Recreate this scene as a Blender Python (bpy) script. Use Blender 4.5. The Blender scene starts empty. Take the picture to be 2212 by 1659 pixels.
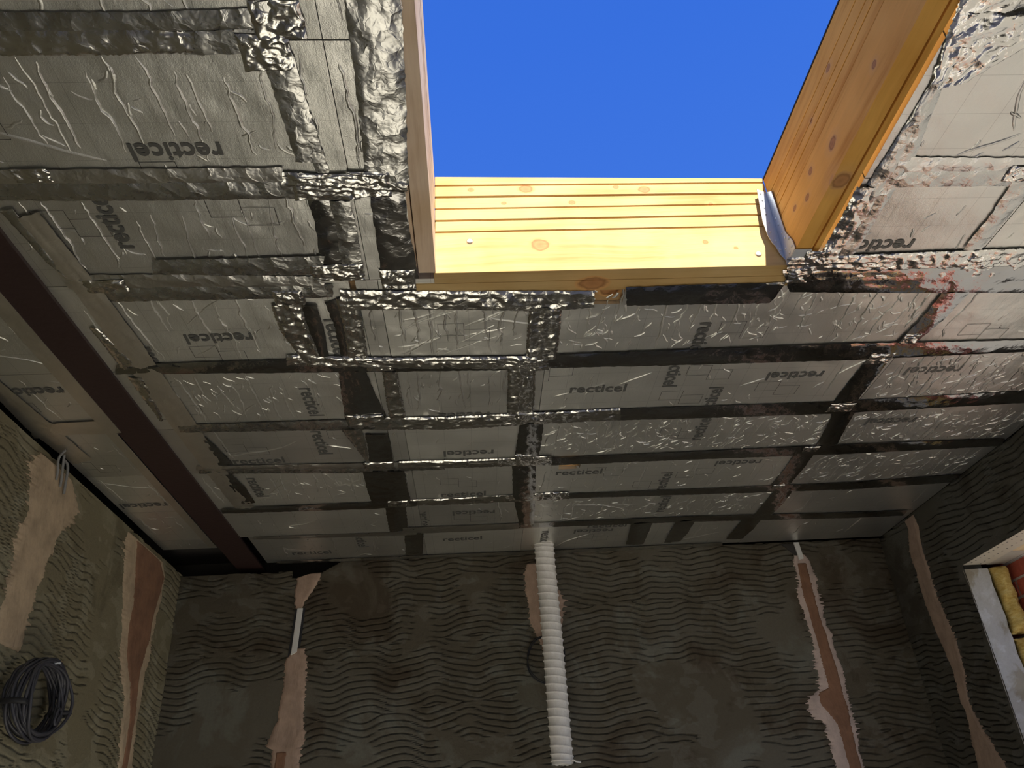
import bpy, bmesh, math, random
import numpy as np
from mathutils import Vector, Matrix
D=bpy.data; S=bpy.context.scene; COL=S.collection
random.seed(7); RNG=np.random.RandomState(7)
CZ=1.5            # eye height above the floor
CEIL=2.80         # underside of the insulation boards
# ---------------------------------------------------------------- camera
cam=D.cameras.new('camera'); co=D.objects.new('camera',cam); COL.objects.link(co); S.camera=co
r=Vector((0.99784106,-0.03458716,-0.05582958)); u=Vector((0.03076309,-0.50490757,0.86262505)); w=Vector((0.05802453,0.86248019,0.5027535))
co.matrix_world=Matrix(((r.x,u.x,-w.x,0),(r.y,u.y,-w.y,0),(r.z,u.z,-w.z,CZ),(0,0,0,1)))
cam.sensor_fit='HORIZONTAL'; cam.sensor_width=36; cam.lens=36*1710/2212; cam.clip_start=0.02; cam.clip_end=200
# ---------------------------------------------------------------- sky
W=D.worlds.new('sky'); S.world=W; W.use_nodes=True; nt=W.node_tree; nt.nodes.clear()
tc=nt.nodes.new('ShaderNodeTexCoord'); sep=nt.nodes.new('ShaderNodeSeparateXYZ'); rp=nt.nodes.new('ShaderNodeValToRGB')
bg=nt.nodes.new('ShaderNodeBackground'); wo=nt.nodes.new('ShaderNodeOutputWorld')
nt.links.new(tc.outputs['Generated'],sep.inputs[0]); nt.links.new(sep.outputs['Z'],rp.inputs[0]); nt.links.new(rp.outputs[0],bg.inputs[0]); nt.links.new(bg.outputs[0],wo.inputs[0])
e=rp.color_ramp.elements
e[0].position=0.0; e[0].color=(.62,.74,.95,1)
e[1].position=1.0; e[1].color=(.033,.142,.66,1)
for pos,c in ((.25,(.27,.46,.90,1)),(.55,(.060,.200,.78,1)),(.80,(.040,.162,.73,1))):
    k=e.new(pos); k.color=c
bg.inputs[1].default_value=.82
# ---------------------------------------------------------------- sun
sl=D.lights.new('sun','SUN'); so=D.objects.new('sun',sl); COL.objects.link(so)
sl.energy=11.5; sl.angle=math.radians(.53); sl.color=(1,.955,.86)
so.rotation_euler=Vector((-.19,.84,-1)).to_track_quat('-Z','Y').to_euler(); so.location=(1,-4,6)
S.view_settings.view_transform='Standard'; S.view_settings.look='None'; S.view_settings.gamma=1; S.view_settings.exposure=0.28
S.view_settings.use_curve_mapping=False
cy=S.cycles
cy.use_denoising=True
try: cy.denoiser='OPENIMAGEDENOISE'; cy.denoising_input_passes='RGB_ALBEDO_NORMAL'
except Exception: pass
cy.max_bounces=10; cy.diffuse_bounces=6; cy.glossy_bounces=6; cy.sample_clamp_indirect=6; cy.caustics_reflective=True
# ================================================================ materials
class N:
    def __init__(s,name):
        s.m=D.materials.new(name); s.m.use_nodes=True; s.t=s.m.node_tree; s.t.nodes.clear()
        s.o=s.t.nodes.new('ShaderNodeOutputMaterial'); s.b=s.t.nodes.new('ShaderNodeBsdfPrincipled'); s.t.links.new(s.b.outputs[0],s.o.inputs[0])
        s.c=s.t.nodes.new('ShaderNodeTexCoord').outputs['Object']
    def n(s,ty,ins=None,**kw):
        x=s.t.nodes.new('ShaderNode'+ty)
        for k,v in kw.items(): setattr(x,k,v)
        for k,v in (ins or {}).items(): s.set(x.inputs[k],v)
        return x
    def set(s,i,v):
        if isinstance(v,bpy.types.NodeSocket): s.t.links.new(v,i)
        else: i.default_value=v
    def p(s,**kw):
        for k,v in kw.items(): s.set(s.b.inputs[k.replace('_',' ')],v)
    def noise(s,sc,vec=None,det=3,ro=.5,dist=0): 
        return s.n('TexNoise',{'Vector':vec or s.c,'Scale':sc,'Detail':det,'Roughness':ro,'Distortion':dist})
    def scale(s,v,vec=None): return s.n('VectorMath',{0:vec or s.c,1:v},operation='MULTIPLY').outputs[0]
    def ramp(s,f,stops,interp='LINEAR'):
        x=s.n('ValToRGB',{0:f}); cr=x.color_ramp; cr.interpolation=interp
        while len(cr.elements)<len(stops): cr.elements.new(.5)
        for q,(po,c) in zip(cr.elements,stops):
            q.position=po; q.color=(*c,1) if len(c)==3 else c
        return x.outputs[0]
    def math(s,op,a,b=0.,c=None,clamp=False):
        d={0:a,1:b}
        if c is not None: d[2]=c
        return s.n('Math',d,operation=op,use_clamp=clamp).outputs[0]
    def mix(s,f,a,b,bl='MIX'):
        x=s.n('Mix',data_type='RGBA',blend_type=bl); s.set(x.inputs[0],f); s.set(x.inputs[6],a); s.set(x.inputs[7],b); return x.outputs[2]
    def bump(s,h,dist,st=1,prev=None):
        x=s.n('Bump',{'Height':h,'Distance':dist,'Strength':st}); 
        if prev: s.set(x.inputs['Normal'],prev)
        return x.outputs[0]
g4=lambda *c:(*c,1)
def flat(name,col,rough=.6,metal=0,bump=None):
    q=N(name); no=q.noise(35,det=4)
    q.p(Base_Color=q.mix(q.math('MULTIPLY',no.outputs[0],.5),g4(*col),g4(*[v*.72 for v in col])),Roughness=rough,Metallic=metal)
    if bump: q.p(Normal=q.bump(q.noise(bump[0],det=4).outputs[0],bump[1]))
    return q.m
def grid_lines(q,vec,step,width):
    sp=q.n('SeparateXYZ',{0:vec}); out=None
    for a in ('X','Y'):
        f=q.math('FRACT',q.math('DIVIDE',sp.outputs[a],step)); g=q.math('LESS_THAN',f,width/step)
        out=g if out is None else q.math('MAXIMUM',out,g)
    return out
def foil_board(name,col,rough):
    q=N(name)
    ln=grid_lines(q,q.c,.0985,.0011)
    cl=q.ramp(q.noise(3.5,det=3).outputs[0],[(.3,[v*.90 for v in col]),(.7,col)])
    q.p(Base_Color=q.mix(q.math('MULTIPLY',ln,.35),cl,g4(.16,.16,.15)),Metallic=.93)
    q.p(Roughness=q.math('ADD',q.math('MULTIPLY',q.noise(9,det=4).outputs[0],.10),rough-.05))
    b1=q.bump(q.noise(5,det=2).outputs[0],.010)
    b2=q.bump(q.noise(26,q.scale((1.0,.45,1)),det=4,ro=.6).outputs[0],.0016,prev=b1)
    b3=q.bump(q.noise(420,det=1).outputs[0],.00035,prev=b2)
    q.p(Normal=b3); return q.m
M_BOARD=[foil_board('foil_facing_%d'%i,c,rg) for i,(c,rg) in enumerate([((.85,.845,.795),.40),((.81,.805,.765),.37),((.88,.875,.82),.42)])]
def foil_tape(name,col,rough,crinkle,streak,ax='Y'):
    q=N(name)
    q.p(Base_Color=q.ramp(q.noise(11,det=3).outputs[0],[(.3,[v*.9 for v in col]),(.7,col)]),Metallic=1.0)
    q.p(Roughness=q.math('ADD',q.math('MULTIPLY',q.noise(30,det=3).outputs[0],.14),rough-.07))
    wv=q.noise(14,det=3,ro=.6); vec=q.n('VectorMath',{0:q.c,1:q.scale((.07,.07,.07),wv.outputs['Color'])},operation='ADD').outputs[0]
    vo=q.n('TexVoronoi',{'Vector':vec,'Scale':24},feature='F1'); v2=q.n('TexVoronoi',{'Vector':vec,'Scale':52},feature='DISTANCE_TO_EDGE')
    b=q.bump(q.noise(7,det=2).outputs[0],.0035)
    b=q.bump(vo.outputs['Distance'],crinkle,prev=b)
    b=q.bump(q.math('MINIMUM',v2.outputs['Distance'],.12),crinkle*.3,prev=b)
    q.p(Normal=b); return q.m
M_TAPE={'s':foil_tape('foil_tape_satin',(.62,.62,.60),.27,.0030,0),'l':foil_tape('foil_tape_light',(.80,.79,.76),.30,.0035,0),
        'm':foil_tape('foil_tape_darkened',(.46,.46,.46),.15,.0014,0),'c':foil_tape('foil_tape_crumpled',(.80,.79,.75),.22,.0030,0),  # mirror tape: base darkened to paint in the dark wall it reflects
        'b':foil_tape('foil_tape_brown_reflection',(.80,.76,.68),.42,.0014,0)}  # warm tint paints in the brownish reflections on this foil
M_INK=flat('grey_print_ink',(.17,.17,.16),.5,.6)
M_LINE=flat('dark_line_ink',(.06,.06,.06),.6,.3)
def pine(name,axis,base,dark,knots=(),rough=.5,gs=1.0,org=(0,0,0)):
    knots=[(a-org[0],b-org[1],c-org[2],d,e) for a,b,c,d,e in knots]
    q=N(name); sc=[26.,26.,26.]; sc['XYZ'.index(axis)]=1.3
    warp=q.noise(2.2,det=2); vec=q.n('VectorMath',{0:q.c,1:q.scale((.05,.05,.05),warp.outputs['Color'])},operation='ADD').outputs[0]
    gr=q.noise(gs*1.0,q.scale(tuple(sc),vec),det=5,ro=.62)
    gr2=q.noise(gs*3.4,q.scale(tuple(sc),vec),det=3,ro=.7)
    c=q.ramp(gr.outputs[0],[(.30,dark),(.48,base),(.72,[min(1,v*1.13) for v in base])])
    c=q.mix(q.math('MULTIPLY',gr2.outputs[0],.32),c,g4(*dark))
    blot=q.ramp(q.noise(5,det=3).outputs[0],[(.35,(.86,.80,.70)),(.65,(1,1,1))]); c=q.mix(1.,c,blot,'MULTIPLY')
    for (kx,ky,kz,rad,el) in knots:
        d=q.n('VectorMath',{0:q.c,1:(-kx,-ky,-kz)},operation='ADD').outputs[0]
        s3=[1/rad]*3; s3['XYZ'.index(axis)]=1/(rad*el)
        ln=q.n('VectorMath',{0:q.scale(tuple(s3),d)},operation='LENGTH').outputs['Value']
        ln=q.math('ADD',ln,q.math('MULTIPLY',q.math('SUBTRACT',q.noise(60).outputs[0],.5),.5))
        ring=q.ramp(ln,[(0.,(.30,.12,.05)),(.55,(.42,.18,.07)),(.8,(.22,.08,.03)),(1.0,(.62,.33,.12))])
        msk=q.math('SUBTRACT',1.25,ln,clamp=True); msk=q.math('MULTIPLY',msk,5,clamp=True)
        c=q.mix(msk,c,ring)
        halo=q.math('MULTIPLY',q.math('SUBTRACT',2.6,ln,clamp=True),.28,clamp=True); c=q.mix(halo,c,g4(.70,.42,.17))
    q.p(Base_Color=c,Roughness=rough,Normal=q.bump(gr2.outputs[0],.0006)); q.b.inputs['Specular IOR Level'].default_value=.10
    return q.m
def render_coat(name,c0,c1,c2,sc=1.0):
    q=N(name)
    a=q.noise(2.6*sc,det=5,ro=.62,dist=.6); b=q.noise(7*sc,q.scale((1.,1.,1.6)),det=3,ro=.5); f=q.noise(90,det=3)
    c=q.ramp(a.outputs[0],[(.40,c1),(.47,c0),(.58,c0),(.64,c2)])
    pt=q.ramp(b.outputs[0],[(.44,(1,1,1)),(.47,(.80,.77,.72))]); pm=q.ramp(q.noise(1.7*sc,det=2).outputs[0],[(.45,(0,0,0)),(.5,(1,1,1))])
    c=q.mix(pm,c,q.mix(1.,c,pt,'MULTIPLY'))
    c=q.mix(q.math('MULTIPLY',f.outputs[0],.35),c,g4(*[v*.7 for v in c1]))
    q.p(Base_Color=c,Roughness=.93,Normal=q.bump(q.noise(160,det=3).outputs[0],.0016,prev=q.bump(q.noise(18,det=3).outputs[0],.004))); q.b.inputs['Specular IOR Level'].default_value=.15
    return q.m
M_RB=render_coat('scratch_coat_grey_brown',(.142,.130,.102),(.098,.080,.058),(.178,.175,.146))
M_RL=render_coat('scratch_coat_olive',(.27,.245,.165),(.20,.18,.12),(.31,.285,.20))
M_RR=render_coat('scratch_coat_dark_grey',(.105,.102,.088),(.072,.066,.056),(.13,.13,.115))
def plaster(name,c,rough=.85):
    q=N(name); a=q.noise(14,det=5,ro=.6); q.p(Base_Color=q.ramp(a.outputs[0],[(.3,[v*.72 for v in c]),(.6,c),(.8,[min(1,v*1.15) for v in c])]),Roughness=rough,
      Normal=q.bump(q.noise(45,q.scale((1,1,.4)),det=4).outputs[0],.006)); return q.m
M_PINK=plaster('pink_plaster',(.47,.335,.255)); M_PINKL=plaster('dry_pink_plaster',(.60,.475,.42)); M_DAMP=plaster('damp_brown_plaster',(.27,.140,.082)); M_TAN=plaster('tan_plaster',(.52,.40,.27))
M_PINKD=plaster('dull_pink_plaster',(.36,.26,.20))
M_STEEL=flat('red_oxide_steel',(.040,.020,.018),.55,.15,(60,.001))
M_GALV=flat('galvanised_steel',(.60,.64,.68),.50,.55,(50,.0004))
M_WHITE=flat('white_plastic',(.78,.77,.74),.45)
M_BLACK=flat('black_rubber',(.020,.020,.024),.55)
M_CABLE=flat('dark_cable_sheath',(.055,.055,.068),.42)
M_GREYC=flat('grey_cable_sheath',(.25,.25,.25),.5)
M_MORTAR=flat('brick_mortar',(.50,.47,.44),.9,0,(80,.002))
M_CONC=flat('concrete_screed',(.66,.63,.56),.85,0,(30,.003))
M_PAVE=flat('paving',(.19,.175,.14),.9,0,(10,.004))
M_GREYPL=render_coat('grey_skim_plaster',(.52,.52,.52),(.36,.33,.27),(.62,.63,.65),2.2)
M_VOID=flat('roof_void_board',(.05,.045,.04),.9)
q=N('red_brick'); q.p(Base_Color=q.ramp(q.noise(22,det=5,ro=.7).outputs[0],[(.3,(.30,.060,.040)),(.6,(.46,.105,.070)),(.8,(.55,.17,.12))]),Roughness=.7,Normal=q.bump(q.noise(90,det=4).outputs[0],.002)); M_BRICK=q.m
q=N('yellow_mineral_wool'); q.p(Base_Color=q.ramp(q.noise(30,q.scale((1,1,3)),det=5,ro=.7).outputs[0],[(.3,(.58,.33,.05)),(.55,(.80,.60,.20)),(.8,(.88,.78,.42))]),Roughness=1,Normal=q.bump(q.noise(70,q.scale((1,1,3)),det=4,ro=.8).outputs[0],.006)); M_WOOL=q.m
q=N('white_duct_vinyl'); q.p(Base_Color=q.ramp(q.noise(40,det=3).outputs[0],[(.3,(.84,.81,.76)),(.7,(.93,.91,.87))]),Roughness=.42,Normal=q.bump(q.noise(55,q.scale((3,3,1)),det=3).outputs[0],.0022))
q.b.inputs['Subsurface Weight'].default_value=0; M_DUCT=q.m
# ================================================================ object helpers
def tag(o,label=None,cat=None,group=None,kind=None):
    if label: o['label']=label
    if cat: o['category']=cat
    if group: o['group']=group
    if kind: o['kind']=kind
    return o
def wloc(o):
    v=Vector((0,0,0))
    while o is not None: v=v+o.location; o=o.parent
    return v
def place(name,me,parent=None,loc=None,mat=None):
    """link a mesh made in room coordinates; its origin goes to loc (default: parent's origin)"""
    o=D.objects.new(name,me); COL.objects.link(o)
    base=wloc(parent) if parent else Vector((0,0,0))
    L=Vector(loc) if loc is not None else base
    if L.length>0: me.transform(Matrix.Translation(-L))
    o.parent=parent; o.location=L-base
    if mat: me.materials.append(mat)
    return o
def empty(name,loc,label,cat,group=None):
    o=D.objects.new(name,None); COL.objects.link(o); o.location=loc; o.empty_display_size=.1
    return tag(o,label,cat,group)
def mesh(name,v,f,smooth=False):
    me=D.meshes.new(name); me.from_pydata([tuple(map(float,q)) for q in v],[],[tuple(q) for q in f]); me.validate(); me.update()
    if smooth: me.polygons.foreach_set('use_smooth',[True]*len(me.polygons))
    return me
def npmesh(name,V,F,smooth=True):
    V=np.asarray(V,dtype=np.float32); F=np.asarray(F,dtype=np.int32)
    me=D.meshes.new(name); me.vertices.add(len(V)); me.vertices.foreach_set('co',V.ravel())
    k=F.shape[1]; me.loops.add(F.size); me.loops.foreach_set('vertex_index',F.ravel())
    me.polygons.add(len(F)); me.polygons.foreach_set('loop_start',np.arange(0,F.size,k,dtype=np.int32)); 
    me.polygons.foreach_set('use_smooth',np.full(len(F),smooth)); me.update(calc_edges=True); me.validate(); return me
def boxes(name,bs,bev=0.):
    """bs: list of (x0,x1,y0,y1,z0,z1)"""
    bm=bmesh.new()
    for x0,x1,y0,y1,z0,z1 in bs:
        m=Matrix.Translation(((x0+x1)/2,(y0+y1)/2,(z0+z1)/2))@Matrix.Diagonal((x1-x0,y1-y0,z1-z0,1))
        bmesh.ops.create_cube(bm,size=1,matrix=m)
    if bev: bmesh.ops.bevel(bm,geom=bm.edges[:],offset=bev,segments=2,affect='EDGES',profile=.6)
    me=D.meshes.new(name); bm.to_mesh(me); bm.free(); return me
def prism(name,pts,d0,d1,fr,bev=0.):
    """extrude 2-D outline pts between d0 and d1; fr(a,b,d)->xyz"""
    bm=bmesh.new(); n=len(pts)
    A=[bm.verts.new(fr(a,b,d0)) for a,b in pts]; B=[bm.verts.new(fr(a,b,d1)) for a,b in pts]
    bm.faces.new(A); bm.faces.new(B[::-1])
    for i in range(n): bm.faces.new((A[i],B[i],B[(i+1)%n],A[(i+1)%n]))
    bmesh.ops.recalc_face_normals(bm,faces=bm.faces[:])
    if bev: bmesh.ops.bevel(bm,geom=bm.edges[:],offset=bev,segments=1,affect='EDGES')
    me=D.meshes.new(name); bm.to_mesh(me); bm.free(); return me
def tube(name,P,rad,seg=8,closed=False,radf=None,cap=True):
    P=[Vector(p) for p in P]; n=len(P); V=[];F=[]; up=None
    for i in range(n):
        t=(P[(i+1)%n]-P[i-1]) if closed else (P[min(i+1,n-1)]-P[max(i-1,0)]); t.normalize()
        if up is None: up=t.orthogonal().normalized()
        a=(up-t*up.dot(t)).normalized(); up=a; b=t.cross(a)
        for k in range(seg):
            th=2*math.pi*k/seg; rr=radf(i,th) if radf else rad
            V.append(P[i]+a*rr*math.cos(th)+b*rr*math.sin(th))
    for i in range(n if closed else n-1):
        j=(i+1)%n
        for k in range(seg): l=(k+1)%seg; F.append((i*seg+k,i*seg+l,j*seg+l,j*seg+k))
    if cap and not closed: F.append(tuple(range(seg))[::-1]); F.append(tuple((n-1)*seg+k for k in range(seg)))
    return mesh(name,V,F,True)
def disc(name,c,n,rad,h,seg=14,dome=False):
    """small headed disc at c facing n"""
    c=Vector(c); n=Vector(n).normalized(); a=n.orthogonal().normalized(); b=n.cross(a); V=[];F=[]
    rings=[(1,0),(1,.6),(.8,1)] if not dome else [(1,0),(.92,.45),(.6,.85),(.2,1)]
    for rr,hh in rings:
        for k in range(seg): th=2*math.pi*k/seg; V.append(c+a*rad*rr*math.cos(th)+b*rad*rr*math.sin(th)+n*h*hh)
    for i in range(len(rings)-1):
        for k in range(seg): l=(k+1)%seg; F.append((i*seg+k,i*seg+l,(i+1)*seg+l,(i+1)*seg+k))
    F.append(tuple((len(rings)-1)*seg+k for k in range(seg))); F.append(tuple(range(seg))[::-1])
    return mesh(name,V,F,dome)
def grid_faces(nu,nv,keep=None):
    i=np.arange(nv-1)[:,None]*nu+np.arange(nu-1)[None,:]; F=np.stack([i,i+1,i+nu+1,i+nu],-1)
    if keep is not None: F=F[keep]
    return F.reshape(-1,4)
def vnoise(x,y,seed=0):
    """smooth value noise"""
    x=np.asarray(x,float); y=np.asarray(y,float); xi=np.floor(x).astype(int); yi=np.floor(y).astype(int); fx=x-xi; fy=y-yi
    fx=fx*fx*(3-2*fx); fy=fy*fy*(3-2*fy)
    def h(a,b):
        n=(a*374761393+b*668265263+seed*1442695041)&0x7fffffff; n=((n^(n>>13))*1274126177)&0x7fffffff; return ((n^(n>>16))&0xffff)/65535.
    return (h(xi,yi)*(1-fx)+h(xi+1,yi)*fx)*(1-fy)+(h(xi,yi+1)*(1-fx)+h(xi+1,yi+1)*fx)*fy
# ================================================================ setting: room shell
XL,XR,YB,YF=-1.46,2.17,3.98,-2.8
fl=place('floor',boxes('floor',[(XL-.3,XR+.35,YF-.3,YB+.3,-.15,0)]),mat=M_CONC); tag(fl,kind='structure')
gd=place('ground',boxes('ground',[(-14,16,-18,14,-.30,-.16)]),mat=M_PAVE); tag(gd,kind='structure')
def scratch(U,V,seed,slope=0.):
    """relief of a combed scratch coat, metres (negative = into the wall)"""
    amp=.005+.020*vnoise(U*1.3,V*1.2,seed); ph=vnoise(U*.8+3,V*.8,seed+1)*7
    sw=np.floor(V/.34+vnoise(U*1.3,V*.3,seed+3)*1.2)          # combed swathes
    v2=V+slope*U+amp*np.sin(U*2*np.pi/.36+ph+sw*2.3)+.006*np.sin(U*2*np.pi/.14+sw)*vnoise(U*2,V*2,seed+4)+.035*vnoise(U*1.6+sw*3.1,V*.7,seed+5)
    f=v2/.0285; f=f-np.floor(f); d=np.abs(f-.5)
    g=np.clip((.088-d)/.042,0,1)
    m=vnoise(U*3.4,V*4.2,seed+6)*.65+vnoise(U*8,V*9,seed+7)*.35; gap=np.clip((m-.41)/.02,0,1)
    m2=vnoise(U*12,V*70,seed+8); gap*=np.clip((m2-.12)/.1,0,1)
    bumpy=.0020*vnoise(U*14,V*14,seed+9)+.0012*vnoise(U*60,V*60,seed+10)
    return -g*gap*.015+bumpy
def wall_mesh(name,us,vs,frame,seed,slope=0.,keep=None,flatf=None):
    U,V=np.meshgrid(us,vs); h=scratch(U,V,seed,slope)
    P=frame(U,V,h); k=None
    if keep is not None:
        uc=(us[1:]+us[:-1])/2; vc=(vs[1:]+vs[:-1])/2; UC,VC=np.meshgrid(uc,vc); k=keep(UC,VC)
    return npmesh(name,np.stack(P,-1).reshape(-1,3),grid_faces(len(us),len(vs),k))
def lin(*segs):
    out=[]
    for a,b,s in segs: n=max(1,int(round((b-a)/s))); out+=list(np.linspace(a,b,n,endpoint=False))
    out.append(segs[-1][1]); return np.array(out)
# back wall: lower beyond the left end, where a dark gap opens under the roof
def fb(U,V,h): return U,np.full_like(U,YB)-h,V
def topb(x): return np.where(x<-.90,2.757+.004*vnoise(x*20,x*0,4),np.where(x<-.80,2.723,np.where(x<-.66,2.723+(x+.80)*.55,2.80)))
us=lin((XL-.02,XR+.02,.014)); vs=lin((0,1.6,.009),(1.6,2.80,.0033))
wb=place('wall_back',wall_mesh('wall_back',us,vs,fb,11,keep=lambda u,v:v<topb(u)),mat=M_RB); tag(wb,kind='structure')
core=place('block_core',boxes('block_core',[(XL-.25,-.66,YB+.03,YB+.25,0,2.715),(-.66,XR+.3,YB+.03,YB+.25,0,2.80)]),wb,mat=M_RR)
def fl_(U,V,h): return np.full_like(U,XL)+h,U,V
us=lin((YF,1.4,.06),(1.4,YB+.02,.016)); vs=lin((0,1.6,.009),(1.6,2.768,.0033))
wl=place('wall_left',wall_mesh('wall_left',us,vs,fl_,23,slope=.22),mat=M_RL); tag(wl,kind='structure')
place('block_core',boxes('block_core',[(XL-.25,XL-.03,YF-.3,YB+.03,0,2.76)]),wl,mat=M_RR)
def fr_(U,V,h): return np.full_like(U,XR)-h,U,V
WY0,WY1,WH=1.25,3.355,2.458
us=lin((YF,WY0,.06),(WY0,3.0,.03),(3.0,WY1,.016),(WY1,YB+.02,.013)); vs=lin((0,1.6,.009),(1.6,WH,.0035),(WH,2.80,.0033))
wr=place('wall_right',wall_mesh('wall_right',us,vs,fr_,37,slope=-.12,keep=lambda u,v:~((u>WY0)&(u<WY1)&(v<WH))),mat=M_RR); tag(wr,kind='structure')
place('inner_leaf',boxes('inner_leaf',[(XR+.02,XR+.10,YF-.3,WY0,0,2.80),(XR+.02,XR+.10,WY0,WY1+.03,WH+.012,2.80),(XR+.02,XR+.10,WY1+.03,YB+.25,0,2.80)]),wr,mat=M_RR)
# unseen front wall behind the eye; its wide doorway is added for daylight
wf=place('wall_front',boxes('wall_front',[(XL-.25,-.9,YF-.25,YF,0,2.80),(1.6,XR+.1,YF-.25,YF,0,2.80),(-.9,1.6,YF-.25,YF,2.15,2.80)]),mat=M_RL); tag(wf,kind='structure')
# roof deck with the roof-light opening
OX0,OX1,OY0,OY1=-.07,.868,-1.05,1.64  # unseen near end drawn out long to let in more sun and sky
cl=place('ceiling',boxes('ceiling',[(XL-.4,OX0-.13,YF-.3,YB+.3,2.90,3.10),(OX1+.13,XR+.4,YF-.3,YB+.3,2.90,3.10),(OX0-.13,OX1+.13,OY1+.13,YB+.3,2.90,3.10),(OX0-.13,OX1+.13,YF-.3,OY0-.13,2.90,3.10)]),mat=M_VOID); tag(cl,kind='structure')
# edges that close the void above the wall plates
place('roof_edge',boxes('roof_edge',[(XL-.42,XL-.25,YF-.3,YB+.4,2.5,3.1),(XR+.30,XR+.42,YF-.3,YB+.4,2.62,3.1),(XL-.4,XR+.4,YB+.25,YB+.42,2.5,3.1),(XL-.4,XR+.4,YF-.42,YF-.25,2.5,3.1)]),cl,mat=M_VOID)
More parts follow.
